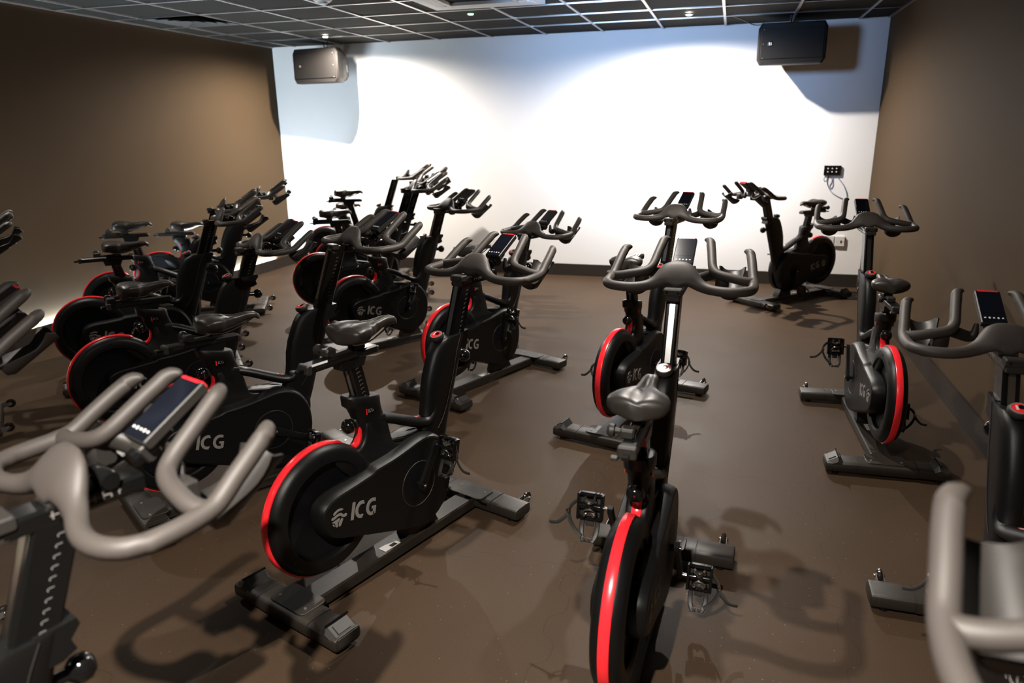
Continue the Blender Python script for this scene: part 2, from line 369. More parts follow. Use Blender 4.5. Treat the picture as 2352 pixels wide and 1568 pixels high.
for (x, z, lab, sock) in ((1.19, .502, 'white square wall socket plate with one dark port, right of its neighbour', 1), (1.085, .505, 'white square wall plate beside the flywheel of the bike facing the room', 0)):
    e = empty('wall_socket', (x, YB, z)); tag(e, lab, 'socket', 'wall plates on the white wall')
    b = MB(); b.box((0, -.012, 0), (.098, .024, .11), 'white', bev=.004); b.build('plate', e, smooth=0)
    if sock:
        b = MB(); b.box((.012, -.025, -.004), (.014, .004, .024), 'gloss'); b.build('port', e, smooth=0)
    for sx in (-1, 1):
        b = MB(); b.lathe([(.003, 0), (.003, -.003)], 'alu', c=(.038*sx, -.024, 0), axis='y', seg=8); b.build('screw', e)

# ------------------------------------------------------------------ the bike  (x = right, y = forward, z = up, origin under the rear foot)
WY, WZ, WR = .165, .375, .252
AX, AZ = .59, .318
def superring(z, y0, y1, w_, n=28, px=.7, py=.75, lean=0):
    cy, hy = (y0+y1)/2, (y1-y0)/2; rg = []
    for k in range(n):
        t = 2*PI*k/n; c_, s_ = math.cos(t), math.sin(t)
        yy = cy+hy*math.copysign(abs(c_)**py, c_); rg.append(Vector((w_*math.copysign(abs(s_)**px, s_), yy, z+(yy-cy)*lean)))
    return rg
def letters(b, org, dy, dz, s, sgn, hgt, m):
    # ICG strokes in text plane; dy,dz: unit direction of the baseline (y,z); letters raised at x=s
    def P(tx, ty): return (org[0]+dy*tx-dz*ty*sgn_up, org[1]+dz*tx+dy*ty*sgn_up)
    sgn_up = 1 if dy > 0 else -1
    th = s+sgn*.0016
    def quad(poly): b.prism([P(*p) for p in poly], [(s-sgn*.001, 0), (th, 0)], m)
    def strip(path, wd):
        n = len(path); Lp, Rp = [], []
        for i in range(n):
            a, c_ = Vector(path[max(i-1, 0)]), Vector(path[min(i+1, n-1)]); d = (c_-a).normalized(); nn = Vector((-d.y, d.x))*wd/2; p = Vector(path[i])
            Lp.append(tuple(p+nn)); Rp.append(tuple(p-nn))
        quad(Lp+Rp[::-1])
    H_ = hgt; t_ = H_*.19
    quad([(0, 0), (t_, 0), (t_, H_), (0, H_)])
    def arc(cx, a0, a1): return [(cx+(H_*.36)*math.cos(math.radians(a)), H_/2+(H_/2-t_/2)*math.sin(math.radians(a))) for a in [a0+(a1-a0)*i/16 for i in range(17)]]
    strip([(H_*.83+H_*.02, H_-t_*.55)]+arc(H_*.72, 72, 288)+[(H_*.85, t_*.55)], t_)
    strip([(H_*1.72, H_-t_*.55)]+arc(H_*1.52, 72, 288)+[(H_*1.70, t_*.62)], t_)
    quad([(H_*1.62, t_*.2), (H_*1.62+t_, t_*.45), (H_*1.62+t_, H_*.52), (H_*1.62, H_*.52)]); quad([(H_*1.5, H_*.52-t_*.75), (H_*1.63, H_*.52-t_*.75), (H_*1.63, H_*.52), (H_*1.5, H_*.52)])
def emblem(b, c_, R_, s, sgn, flip, tilt, m):
    ct, st = math.cos(tilt), math.sin(tilt)
    def T(p): x, y = p[0]*R_*flip, p[1]*R_; return (c_[0]+x*ct-y*st, c_[1]+x*st+y*ct)
    sw = [[(-.85, .45), (-.5, .8), (0, .95), (.45, .85), (.25, .7), (-.1, .72), (-.45, .55), (-.7, .3)],
          [(-.95, .1), (-.6, .2), (-.2, .42), (.2, .48), (.55, .2), (.9, .35), (.98, .05), (.7, -.05), (.4, .0), (.1, .22), (-.25, .15), (-.6, -.08), (-.97, -.15)],
          [(-.9, -.4), (-.5, -.25), (-.15, -.1), (.1, -.05), (.05, -.3), (-.15, -.5), (-.05, -.95), (-.35, -.9), (-.42, -.6), (-.55, -.45)],
          [(.1, -.98), (.02, -.55), (.25, -.25), (.3, -.05), (.55, -.15), (.45, -.45), (.35, -.8)],
          [(-.82, -.58), (-.62, -.56), (-.5, -.7), (-.5, -.86)]]
    for p in sw: b.prism([T(q) for q in chaikin(p, 1)], [(s-sgn*.001, 0), (s+sgn*.0016, 0)], m)

def make_bike():
    root = empty('spin_bike', (0, 0, 0))
    # ---- base
    b = MB()
    b.loft([[Vector((x*sx, y, z)) for sx, x, z in ((-1, .046, .018), (1, .046, .018), (1, .048, .058), (1, .043, .066), (-1, .043, .066), (-1, .048, .058))] for y in (.03, 1.02)], 'base')
    b.loft([[Vector((x*sx, y, z)) for sx, x, z in ((-1, .036, .0661), (1, .036, .0661), (1, .034, z1), (-1, .034, z1))] for y, z1 in ((.56, .07), (.59, .16), (.70, .16), (.745, .07))], 'base')
    b.build('base_beam', root, 30)
    b = MB(); b.box((.015, .47, .0672), (.04, .085, .002), 'white'); b.box((.022, .482, .0685), (.018, .03, .0012), 'gloss'); tag(b.build('sticker', root, 0), 'white rating sticker on the base beam')
    def stab(y0, y1, feet):
        cy, hy = (y0+y1)/2, (y1-y0)/2
        def ring(x, o=0, dz=0):
            q = []
            for k in range(20):
                t = 2*PI*(k+.5)/20; c_, s_ = math.cos(t), math.sin(t)
                q.append(Vector((x, cy+(hy+o)*math.copysign(abs(c_)**.45, c_), .043+(.028+o)*math.copysign(abs(s_)**.42, s_)+dz)))
            return q
        b = MB()
        xs_ = [(-.287, -.010), (-.283, -.002), (-.278, 0), (-.14, 0), (-.139, -.0025), (-.137, -.0025), (-.136, .001), (.136, .001), (.137, -.0025), (.139, -.0025), (.14, 0), (.278, 0), (.283, -.002), (.287, -.010)]
        b.loft([ring(x, o) for x, o in xs_], 'base')
        for sx in (-1, 1): 
            for yy in (cy-hy*.45, cy+hy*.45): b.lathe([(.016, 0), (.016, .018)], 'gloss', c=(.235*sx, yy, 0), axis='z', seg=16)
        o = b.build('rear_stabiliser' if feet else 'front_stabiliser', root, 30)
        # bolted plate
        b = MB(); yy0, yy1 = (cy-.04, cy+.075) if feet else (cy-.075, cy+.04)
        rr_ = .022; pl = [(sx_*(.095-rr_)+rr_*math.cos(math.radians(a0+a_)), (yy1-rr_ if sy_ > 0 else yy0+rr_)+rr_*math.sin(math.radians(a0+a_))) for sx_, sy_, a0 in ((1, 1, 0), (-1, 1, 90), (-1, -1, 180), (1, -1, 270)) for a_ in (0, 22, 45, 68, 90)]
        if True:
            b.loft([[Vector((p[0], p[1], z)) for p in offset(pl, o_)] for z, o_ in ((.0705, 0), (.075, 0), (.0765, -.002))], 'base')
            for sx in (-1, 1): b.lathe([(.006, .0765), (.005, .079)], 'alu', c=(.07*sx, cy-.005, 0), axis='z', seg=12)
        b.build('mounting_plate', root, 30)
        for sx in (-1, 1):
            if feet:
                b = MB()
                ys_ = (cy-hy*.93, cy+hy*.93)
                prof = [(.205, .069), (.226, .098), (.286, .064), (.289, .03), (.276, .022), (.205, .03)]
                b.loft([[Vector((px*sx, y, z)) for px, z in pr] for y, pr in ((ys_[0]-.003, [(.21, .06), (.234, .072), (.28, .052), (.282, .035), (.27, .03), (.21, .035)]), (ys_[0]+.012, prof), (ys_[1]-.012, prof), (ys_[1]+.003, [(.21, .06), (.234, .072), (.28, .052), (.282, .035), (.27, .03), (.21, .035)]))], 'plastic')
                sl = Matrix.Rotation(math.atan2(.034, .06)*sx, 3, 'Y')
                b.box((.257*sx, cy, .0830), (.036, .055, .003), 'plastic', rot=sl); b.box((.232*sx, cy, .099), (.006, .10, .006), 'gloss')
                b.build('end_cap', o, 25)
            else:
                b = MB(); cx = .236*sx; wy = cy+hy+.042; wz = .058
                b.lathe([(.006, -.0085), (.020, -.0095), (.026, -.006), (.0285, 0), (.026, .006), (.020, .0095), (.006, .0085)], 'wheelr', c=(cx, wy, wz), axis='x', seg=28)
                b.lathe([(.006, -.019), (.007, -.016), (.007, .016), (.006, .019)], 'chrome', c=(cx, wy, wz), axis='x', seg=12)
                for q in (-1, 1):
                    b.loft([[Vector((cx+q*.0125+w_, y, z)) for y, z in ((cy+hy-.012, .035), (wy, wz-.010), (wy+.010, wz), (wy, wz+.010), (cy+hy-.012, .066))] for w_ in (-.0012, .0012)], 'alu')
                b.build('transport_wheel', o, 30)
    stab(-.058, .058, True); stab(.985, 1.10, False)
    # ---- flywheel housing
    b = MB()
    b.lathe([(.180, -.018), (.181, -.036), (.188, -.044), (.222, -.044), (.236, -.036), (.246, -.020), (.2475, -.015), (.2475, .015), (.246, .020), (.236, .036), (.222, .044), (.188, .044), (.181, .036), (.180, .018)], 'cover', c=(0, WY, WZ), seg=72, close=True)
    for sx in (-1, 1):
        for a in range(6): b.lathe([(.004, 0), (.004, .0012*sx)], 'gloss', c=(.044*sx, WY+.214*math.cos(a*PI/3+.6), WZ+.214*math.sin(a*PI/3+.6)), axis='x', seg=8)
    b.build('flywheel_housing', root, 32)
    b = MB(); b.lathe([(.0, -.017), (.05, -.018), (.06, -.012), (.16, -.012), (.17, -.017), (.182, -.017), (.182, .017), (.17, .017), (.16, .012), (.06, .012), (.05, .018), (.0, .017)][1:-1], 'disc', c=(0, WY, WZ), seg=60); b.build('flywheel', root, 30)
    # red band with its hook
    circ = lambda a, R_=WR: (WY+R_*math.cos(math.radians(a)), WZ+R_*math.sin(math.radians(a)))
    hook = cr([circ(72), circ(68), (.288, .583), (.317, .560), (.344, .566), (.360, .592), (.361, .632)], 5)
    path = [circ(a) for a in range(-85, 72, 3)][::-1]; path = [circ(a) for a in range(275, 72, -3)]+hook
    b = MB(); rings = []
    for i, p in enumerate(path):
        a, c_ = Vector(path[max(i-1, 0)]), Vector(path[min(i+1, len(path)-1)]); d = (c_-a).normalized(); nn = Vector((-d.y, d.x))
        ta = min(1, i/14); hw = .0045+.0105*ta
        q = [(-hw, -.006), (-hw, .001), (-hw*.8, .0028), (hw*.8, .0028), (hw, .001), (hw, -.006)]
        rings.append([Vector((x, p[0]+nn.x*h, p[1]+nn.y*h)) for x, h in q])
    b.loft(rings, 'red'); tag(b.build('flywheel_band', root, 40), 'glossy red band round the flywheel housing')
    # ---- frame
    b = MB()
    core = [(.374, .66)]+[(.374, .60), (.352, .560), (.316, .546), (.286, .566), (.262, .588), (.20, .600), (.22, .52), (.33, .42), (.38, .25), (.44, .165), (.57, .13), (.67, .13), (.75, .19), (.80, .30), (.82, .40), (.80, .455), (.72, .470), (.53, .508), (.508, .525), (.487, .62), (.48, .66)]
    core = chaikin(core, 1)
    b.prism(core, [(-.036, -.010), (-.032, -.003), (-.026, 0), (.026, 0), (.032, -.003), (.036, -.010)], 'paint')
    # seat tube with collar
    b.loft([superring(z, y0, y1, w_, 28, .8, .8, ln) for z, y0, y1, w_, ln in ((.50, .390, .52, .034, 0), (.58, .374, .505, .036, 0), (.615, .366, .492, .037, 0), (.645, .350, .486, .037, 0), (.675, .336, .478, .038, -.1), (.695, .325, .474, .041, -.18), (.71, .305, .470, .047, -.2), (.745, .303, .467, .048, -.2), (.752, .308, .462, .044, -.2))], 'paint')
    # top tube
    def bar(p0, p1, w0, w1, h0, h1, m='paint', n=8):
        rg = []
        for i in range(n+1):
            t = i/n; p = Vector(p0)*(1-t)+Vector(p1)*t; w_ = w0*(1-t)+w1*t; h = h0*(1-t)+h1*t
            rg.append([Vector((w_*x, p.x, p.y+h*z)) for x, z in ((-1, -.35), (-.8, -.8), (0, -1), (.8, -.8), (1, -.35), (1, .5), (.85, .9), (0, 1), (-.85, .9), (-1, .5))])
        b.loft(rg, m)
    b.tube([(0, .44, .640), (0, .52, .612), (0, .60, .575), (0, .68, .540), (0, .725, .534), (0, .757, .560), (0, .775, .62)], [.036, .038, .040, .041, .043, .043, .036], 'paint', 20, 4, flat=(1, .56), up=Vector((1, 0, 0)))
    bar((.49, .525), (.79, .470), .030, .034, .012, .014)
    # front column
    cols = [(.25, .60, .775, .03), (.35, .66, .805, .035), (.45, .70, .842, .038), (.50, .690, .858, .038), (.53, .700, .868, .038), (.56, .714, .878, .039), (.60, .721, .892, .040), (.66, .727, .914, .041), (.72, .742, .935, .042), (.77, .762, .953, .042), (.81, .780, .967, .0415), (.838, .800, .977, .041), (.855, .822, .984, .040), (.865, .842, .987, .038)]
    b.loft([superring(z, y0, y1, w_, 36, .75, .62, .02) for z, y0, y1, w_ in cols], 'paint')
    b.loft([[Vector((x, y, z)) for y, z in ((.965, .80), (.992, .812), (.985, .835), (1.004, .858), (1.0, .872), (.93, .868), (.93, .80))] for x in (-.034, .034)], 'paint')
    fr = b.build('frame', root, 38)
    for sx in (-1, 1):
        b = MB(); b.tube([(.0405*sx, .935, .862), (.0420*sx, .905, .80), (.0425*sx, .880, .72), (.0415*sx, .852, .64), (.0400*sx, .825, .57), (.0392*sx, .80, .525), (.0385*sx, .77, .490)], .0013, 'plastic', 6, 5)
        b.build('seam', fr, 40)
    # badge, stickers
    for sx in (-1, 1):
        b = MB(); x0 = .0405*sx
        b.box((x0, .392, .695), (.004, .040, .024), 'gloss'); b.box((x0+.0022*sx, .374, .695), (.001, .005, .024), 'red')
        k = 1 if sx > 0 else -1; c_ = .394
        b.box((x0+.0022*sx, c_-.010*k, .695), (.001, .0025, .013), 'logo')
        for q, cc in ((0, -.002), (1, .009)):
            pts = [(x0+.0024*sx, c_+k*(cc+.004*math.cos(a)), .695+.0062*math.sin(a)) for a in ([.9+i*.45 for i in range(11)] if q == 0 else [.9+i*.6 for i in range(10)])]
            b.tube(pts, .0010, 'logo', 5)
        tag(b.build('model_badge', fr, 0), 'small badge with a red bar on the seat tube')
    b = MB()
    for t, w_, m_ in ((.30, .012, 'red'), (.38, .05, 'logo'), (.80, .014, 'white'), (.84, .016, 'red')):
        y = .46+.26*t; z = .6515-.103*t if t < .75 else .6525-.103*t-.001
        b.box((.010, y, z), (.012, w_*.8, .0022), m_, rot=Matrix.Rotation(-.40, 3, 'X'))
    tag(b.build('tube_sticker', fr, 0), 'small red and silver stickers on the top tube')
    # ---- drive covers with logo
    face = [(.105, .385), (.107, .345), (.125, .303), (.165, .277), (.26, .242), (.36, .204), (.50, .152), (.571, .129), (.63, .120), (.69, .132), (.745, .172), (.780, .235), (.792, .31), (.783, .385), (.752, .447), (.710, .485), (.66, .500), (.61, .499), (.555, .488), (.47, .474), (.41, .470), (.372, .468), (.352, .458), (.33, .455), (.24, .445), (.18, .440), (.135, .428), (.110, .408)]
    face = chaikin(face, 1)
    for sx in (-1, 1):
        b = MB(); b.prism(face, [(.020*sx, .012), (.052*sx, .012), (.070*sx, .006), (.079*sx, .001), (.0825*sx, -.005)], 'cover')
        b.lathe([(.097, .0822*sx), (.096, .0836*sx), (.0935, .0836*sx), (.0925, .0822*sx)], 'plastic', c=(0, AX, AZ), axis='x', seg=48, close=True)
        b.lathe([(.092, .0822*sx), (.060, .0832*sx), (.02, .0838*sx)], 'disc', c=(0, AX, AZ), axis='x', seg=40)
        o = b.build('drive_cover', root, 30)
        b = MB(); s = .0826*sx; tl = -.24
        if sx > 0:
            letters(b, (.222, .324), math.cos(tl), math.sin(tl), s, 1, .068, 'logo')
        else:
            letters(b, (.352, .294), -math.cos(tl), -math.sin(tl), s, -1, .068, 'logo')
        emblem(b, (.170, .360), .037, s, sx, 1 if sx > 0 else -1, tl, 'logo')
        tag(b.build('logo', o, 0), 'silver ICG letters and round emblem')
    # ---- cranks and pedals
    for nm, sx in (('crank_arm', 1), ('crank_arm', -1)):
        b = MB()
        b.loft([[Vector((x, .0+dy, z)) for x, z in ((x0-.008, -h), (x0+.008, -h), (x0+.010, 0), (x0+.008, h), (x0-.008, h), (x0-.010, 0))] for dy, x0, h in ((-.022, .105*sx, .012), (-.012, .105*sx, .019), (.01, .106*sx, .019), (.06, .108*sx, .014), (.15, .112*sx, .0125), (.172, .113*sx, .0145), (.186, .113*sx, .008))], 'paint')
        b.lathe([(.012, .08*sx), (.012, .118*sx), (.007, .119*sx)], 'gloss', axis='x', seg=16); b.lathe([(.006, .119*sx), (.005, .1205*sx)], 'alu', axis='x', seg=10)
        ck = b.build(nm, root, 35, loc=(0, AX, AZ)); ck['side'] = sx
        b = MB(); ch = 'chrome'
        b.lathe([(.007, .0), (.007, .11*sx)], ch, axis='x', seg=12)
        x0, x1 = .028*sx, .108*sx; xc = (x0+x1)/2
        for xx in (x0, x1): b.box((xx, -.002, 0), (.009, .034, .092), 'gloss', bev=.003)
        b.box((xc, .004, .041), (.078, .026, .014), 'gloss', bev=.004); b.box((xc, .004, -.041), (.078, .026, .014), 'gloss', bev=.004)
        b.box((xc, .012, 0), (.074, .010, .075), 'plastic', bev=.003)
        b.lathe([(.012, x0), (.014, xc-.015*sx), (.012, x1)], 'gloss', axis='x', seg=16)
        b.box((xc, -.008, .021), (.046, .018, .018), ch, bev=.005); b.box((xc, -.008, -.022), (.052, .018, .016), ch, bev=.005)
        b.box((xc, -.014, 0), (.030, .012, .016), 'gloss', bev=.004)
        b.tube([(xc-.020, -.018, .026), (xc, -.024, .014), (xc+.020, -.018, .026)], .0032, ch, 8, 4)
        b.tube([(xc-.022, -.018, -.014), (xc-.008, -.025, -.004), (xc+.008, -.025, -.004), (xc+.022, -.018, -.014)], .0032, ch, 8, 4)
        for q in (-1, 1):
            b.lathe([(.005, -.024), (.005, -.012)], ch, c=(xc+.016*q, 0, -.026), axis='y', seg=10); b.lathe([(.0045, -.022), (.0045, -.012)], ch, c=(xc+.016*q, 0, .034), axis='y', seg=10)
            b.tube([(xc+.024*q, .004, -.040), (xc+.027*q, .002, -.07), (xc+.024*q, -.008, -.098), (xc+.014*q, -.020, -.116)], .0085, 'plastic', 8, 4, flat=(1, .55))
        b.box((xc, .003, -.058), (.030, .008, .022), 'plastic', bev=.003); b.box((xc, -.016, -.112), (.042, .012, .014), 'plastic', bev=.004)
        b.lathe([(.006, -.002), (.005, -.006)], ch, c=(xc, -.020, -.110), axis='y', seg=10)
        # strap, buckle and loose tail
        b.tube([(x1+.004*sx, -.006, .018), (x1+.018*sx, -.018, .008), (x1+.030*sx, -.024, -.014), (x1+.026*sx, -.026, -.040), (x1+.008*sx, -.022, -.075), (xc+.022*sx, -.020, -.100)], .0075, 'strap', 8, 5, flat=(1, .22))
        b.tube([(x1+.026*sx, -.026, -.018), (x1+.044*sx, -.028, -.044), (x1+.068*sx, -.026, -.064), (x1+.096*sx, -.02, -.068)], .0065, 'strap', 8, 5, flat=(1, .25))
        b.box((x1+.030*sx, -.028, -.018), (.016, .012, .014), ch, bev=.004); b.lathe([(.004, 0), (.004, .014)], ch, c=(x1+.028*sx, -.036, -.006), axis='y', seg=10)
        b.build('pedal', ck, 35, loc=(.113*sx, .172, 0))
    # ---- seat post, rail, saddle
    def lp(z): return .388-.235*(z-.735)
    b = MB(); rg = []
    for z in (.60, .905):
        y = lp(z); rg.append([Vector((x, y+yy, z)) for x, yy in ((-.020, -.031), (.020, -.031), (.025, -.026), (.025, .026), (.020, .031), (-.020, .031), (-.025, .026), (-.025, -.026))])
    b.loft(rg, 'gloss')
    b.build('seat_post', root, 20)
    for sx in (-1, 1):
        b = MB()
        for k in range(9):
            z = .752+k*.0165; b.box((.0252*sx, lp(z)+.004, z), (.0006, .012, .0012), 'mark'); b.box((.0252*sx, lp(z)-.004, z-.003), (.0006, .002, .004), 'mark')
        tag(b.build('height_scale', root, 0), 'white height marks on the seat post')
    b = MB(); b.box((0, lp(.83)-.0312, .83), (.014, .0014, .15), 'alu', rot=Matrix.Rotation(.23, 3, 'X')); b.build('seat_post_strip', root, 0)
    b = MB(); z0 = .917
    b.loft([[Vector((x, y, z0+z)) for x, z in ((-.022, -.014), (.022, -.014), (.026, -.008), (.026, .010), (.020, .016), (-.020, .016), (-.026, .010), (-.026, -.008))] for y in (.155, .462)], 'satin')
    b.box((0, .147, z0), (.054, .022, .036), 'plastic', bev=.004); b.box((0, .468, z0-.002), (.05, .018, .026), 'plastic', bev=.004)
    b.box((0, .125, z0-.004), (.016, .03, .010), 'gloss'); b.box((-.03, .12, z0-.008), (.02, .02, .01), 'plastic', bev=.002)
    b.loft([[Vector((x, y, z)) for x, y in ((-.028, y0), (.028, y0), (.028, y1), (-.028, y1))] for z, y0, y1 in ((.872, .295, .39), (.905, .285, .405))], 'satin')
    b.build('seat_rail', root, 25)
    for sx in (-1, 1):
        b = MB(); b.box((.0262*sx, .2675, z0+.001), (.0006, .19, .002), 'plastic')
        for k in range(15): b.box((.0264*sx, .180+k*.0125, z0+.001), (.0008, .0018, .012), 'plastic')
        tag(b.build('rail_scale', root, 0), 'toothed scale along the seat rail')
    b = MB(); b.lathe([(.009, 0), (.009, .022), (.019, .024), (.021, .036), (.015, .044)], 'plastic', c=(0, 0, 0), axis='x', seg=20)
    for v in range(len(b.v)): x, y, z = b.v[v]; b.v[v] = (-.025-x, .255+y, z0+.034+z)
    b.build('saddle_lock_knob', root, 30); b = MB()
    b.box((-.012, .262, z0+.030), (.04, .045, .028), 'plastic', bev=.005); b.box((0, .322, z0+.0215), (.022, .13, .011), 'plastic'); b.box((0, .385, z0+.026), (.045, .05, .022), 'plastic', bev=.004)
    b.build('saddle_clamp', root, 30)
    b = MB(); rings = []; n = 26
    def lerp(tb, x):
        for (a, va), (c_, vc) in zip(tb, tb[1:]):
            if x <= c_:
                t = max(0, (x-a)/(c_-a)); t = t*t*(3-2*t); return va+(vc-va)*t
        return tb[-1][1]
    Wt = [(0, .030), (.03, .068), (.08, .090), (.16, .092), (.30, .082), (.45, .050), (.58, .032), (.75, .026), (.92, .023), (.975, .017), (1, .008)]
    Zt = [(0, .002), (.06, .016), (.2, .020), (.45, .013), (.6, .012), (.8, .016), (.92, .012), (1, -.006)]
    Dt = [(0, .036), (.06, .056), (.25, .067), (.5, .052), (.75, .032), (.95, .022), (1, .014)]
    Gt = [(0, .004), (.15, .005), (.4, .009), (.6, .012), (.8, .008), (1, .001)]
    for i in range(n+1):
        t = i/n; t = .5-.5*math.cos(PI*t) if t < .12 or t > .88 else t
        t = i/n; w_, zt, dd, gg = lerp(Wt, t), lerp(Zt, t), lerp(Dt, t), lerp(Gt, t); y = .298+.294*t; zc = 1.012+zt
        rg = []
        K = 36
        for k in range(K):
            a = 2*PI*k/K; c_, s_ = math.cos(a), math.sin(a)
            x = w_*math.copysign(abs(c_)**.85, c_)
            if s_ >= 0: z = zc-.020+.020*abs(s_)**.75-gg*math.exp(-(x/.011)**2)+(.006*math.exp(-((abs(x)-w_*.5)/.03)**2) if t < .45 else 0)
            else: z = zc-.020-(dd-.010)*abs(s_)**.8; x *= 1-.22*abs(s_)**2.5
            rg.append(Vector((x, y, z)))
        rings.append(rg)
    b.loft(rings, 'leather'); sd = b.build('saddle', root, 60)
    b = MB()
    for sx in (-1, 1): b.tube([(.022*sx, .325, .975), (.022*sx, .36, .956), (.022*sx, .43, .953), (.016*sx, .50, .972), (.010*sx, .555, .992)], .0035, 'chrome', 8, 4)
    b.build('saddle_rails', sd)
    # ---- knobs
    b = MB(); d = Vector((0, -.94, -.10)); c_ = Vector((0, .372, .652))
    b.lathe_dir([(.013, .0), (.013, .030), (.020, .034), (.026, .042), (.0285, .052), (.026, .066), (.017, .076), (.004, .079)], 'gloss', c_, d); b.box((0, .352, .650), (.03, .03, .036), 'plastic', bev=.004)
    kn = b.build('seat_height_knob', root, 40)
    b = MB(); b.lathe_dir([(.0288, .0505), (.0294, .052), (.0288, .0535)], 'chrome', c_, d, 24); b.build('knob_ring', kn)
    b = MB(); d = Vector((0, .97, -.06)); c_ = Vector((0, .915, .752))
    b.lathe_dir([(.013, .0), (.013, .060), (.020, .066), (.026, .074), (.0285, .084), (.026, .098), (.017, .108), (.004, .111)], 'gloss', c_, d); b.build('handlebar_height_knob', root, 40)
    b = MB(); d = Vector((0, -.35, .94)); c_ = Vector((0, .838, .845))
    b.lathe_dir([(.012, -.01), (.012, .012), (.024, .016), (.030, .024), (.031, .034), (.027, .041), (.02, .042)], 'plastic', c_, d, 32)
    b.loft([[Vector((x*s_, y, z)) for x, y, z in ((.011, .793, .80), (.011, .815, .842), (-.011, .815, .842), (-.011, .793, .80))] for s_ in (1, .8)], 'gloss')
    kn = b.build('resistance_knob', root, 40)
    b = MB(); b.lathe_dir([(.0205, .0405), (.0200, .0432), (.010, .0436)], 'red', c_, d, 28); b.lathe_dir([(.0262, .041), (.0255, .0430), (.0215, .0430), (.0210, .0415)], 'logo', c_, d, 28)
    dn = d.normalized(); fw = Vector((0, dn.z, -dn.y)); b.lathe_dir([(.0095, .0430), (.0090, .0450), (.003, .0455)], 'gloss', c_+Vector((.005, 0, 0))+fw*.004, d, 20)
    b.box(c_+dn*.0442+Vector((-.007, 0, 0)), (.006, .020, .0012), 'white', rot=Matrix.Rotation(math.atan2(.35, .94), 3, 'X'))
    tag(b.build('knob_cap', kn, 40), 'red cap of the resistance knob')
    # ---- handlebar post
    def hp(z): return .94+.355*(z-.87)
    b = MB(); rg = []
    for z in (.72, 1.075):
        y = hp(z); rg.append([Vector((x, y+yy, z)) for x, yy in ((-.019, -.042), (.019, -.042), (.025, -.036), (.025, .036), (.019, .042), (-.019, .042), (-.025, .036), (-.025, -.036))])
    b.loft(rg, 'gloss'); b.build('handlebar_post', root, 20)
    b = MB()
    b.box((0, hp(.96)-.0430, .96), (.020, .0015, .24), 'mirror', rot=Matrix.Rotation(-.341, 3, 'X')); tag(b.build('handlebar_post_strip', root, 0), 'polished metal strip on the rear of the post')
    for sx in (-1, 1):
        b = MB()
        for k in range(11):
            z = .86+k*.0185; b.box((.0252*sx, hp(z)+.008, z), (.0006, .010, .0012), 'mark'); b.box((.0252*sx, hp(z)+.002, z-.003), (.0006, .002, .004), 'mark')
        tag(b.build('height_scale', root, 0), 'white height marks on the handlebar post')
    # slider below the bars
    b = MB()
    b.loft([[Vector((x, y, 1.082+z)) for x, z in ((-.024, -.018), (.024, -.018), (.029, -.010), (.029, .012), (.022, .017), (-.022, .017), (-.029, .012), (-.029, -.010))] for y in (.965, 1.20)], 'gloss')
    b.box((0, .968, 1.096), (.066, .040, .026), 'plastic', bev=.004); b.box((0, .962, 1.074), (.054, .030, .022), 'plastic', bev=.004)
    for sx in (-1, 1): b.lathe([(.004, 0), (.004, -.004)], 'gloss', c=(.02*sx, .948, 1.098), axis='y', seg=10); 
    b.box((-.034, 1.18, 1.082), (.014, .03, .012), 'plastic', bev=.003); b.box((0, 1.09, 1.104), (.04, .06, .022), 'plastic', bev=.006)
    b.lathe([(.016, -.035), (.018, -.030), (.018, .030), (.016, .035)], 'gloss', c=(0, 1.14, 1.108), axis='x', seg=20)
    b.build('handlebar_slider', root, 25)
    for sx in (-1, 1):
        b = MB(); b.box((.0293*sx, 1.096, 1.084), (.0006, .12, .002), 'logo')
        for k in range(9): b.box((.0295*sx, 1.04+k*.014, 1.084), (.0008, .0025, .014), 'logo')
        tag(b.build('slider_scale', root, 0), 'toothed scale along the handlebar slider')
    # handlebar
    b = MB(); rings = []
    half = [(0, 1.070, 1.143, .054, .0165), (.02, 1.070, 1.1425, .053, .0165), (.038, 1.068, 1.138, .047, .017), (.055, 1.065, 1.128, .036, .018), (.075, 1.060, 1.113, .026, .0185), (.10, 1.052, 1.1015, .021, .0185), (.13, 1.040, 1.0955, .0185, .0185), (.17, 1.031, 1.093, .018, .018), (.21, 1.033, 1.093, .018, .018), (.24, 1.044, 1.094, .018, .018), (.258, 1.060, 1.0945, .018, .018), (.269, 1.084, 1.095, .018, .018), (.273, 1.12, 1.0965, .018, .018), (.272, 1.16, 1.099, .018, .018), (.2695, 1.195, 1.105, .018, .018), (.267, 1.215, 1.115, .018, .018), (.262, 1.245, 1.137, .018, .018), (.256, 1.285, 1.164, .018, .018), (.2515, 1.308, 1.179, .018, .018), (.2485, 1.322, 1.188, .0176, .0176), (.241, 1.333, 1.194, .0155, .0155), (.230, 1.340, 1.196, .010, .010), (.222, 1.342, 1.195, .003, .003)]
    full = [(-x, y, z, a, c_) for x, y, z, a, c_ in half[:0:-1]]+half
    P = [Vector(q[:3]) for q in full]; n = len(P); seg = 20
    PP = []; AA = []
    for i in range(n-1):
        p0, p1, p2, p3 = P[max(i-1, 0)], P[i], P[i+1], P[min(i+2, n-1)]
        for k in range(2):
            t = k/2; PP.append(.5*((2*p1)+(p2-p0)*t+(2*p0-5*p1+4*p2-p3)*t*t+(3*p1-p0-3*p2+p3)*t**3)); AA.append((full[i][3]*(1-t)+full[i+1][3]*t, full[i][4]*(1-t)+full[i+1][4]*t))
    PP.append(P[-1]); AA.append(full[-1][3:])
    n = len(PP); major = Vector((0, .60, .80))
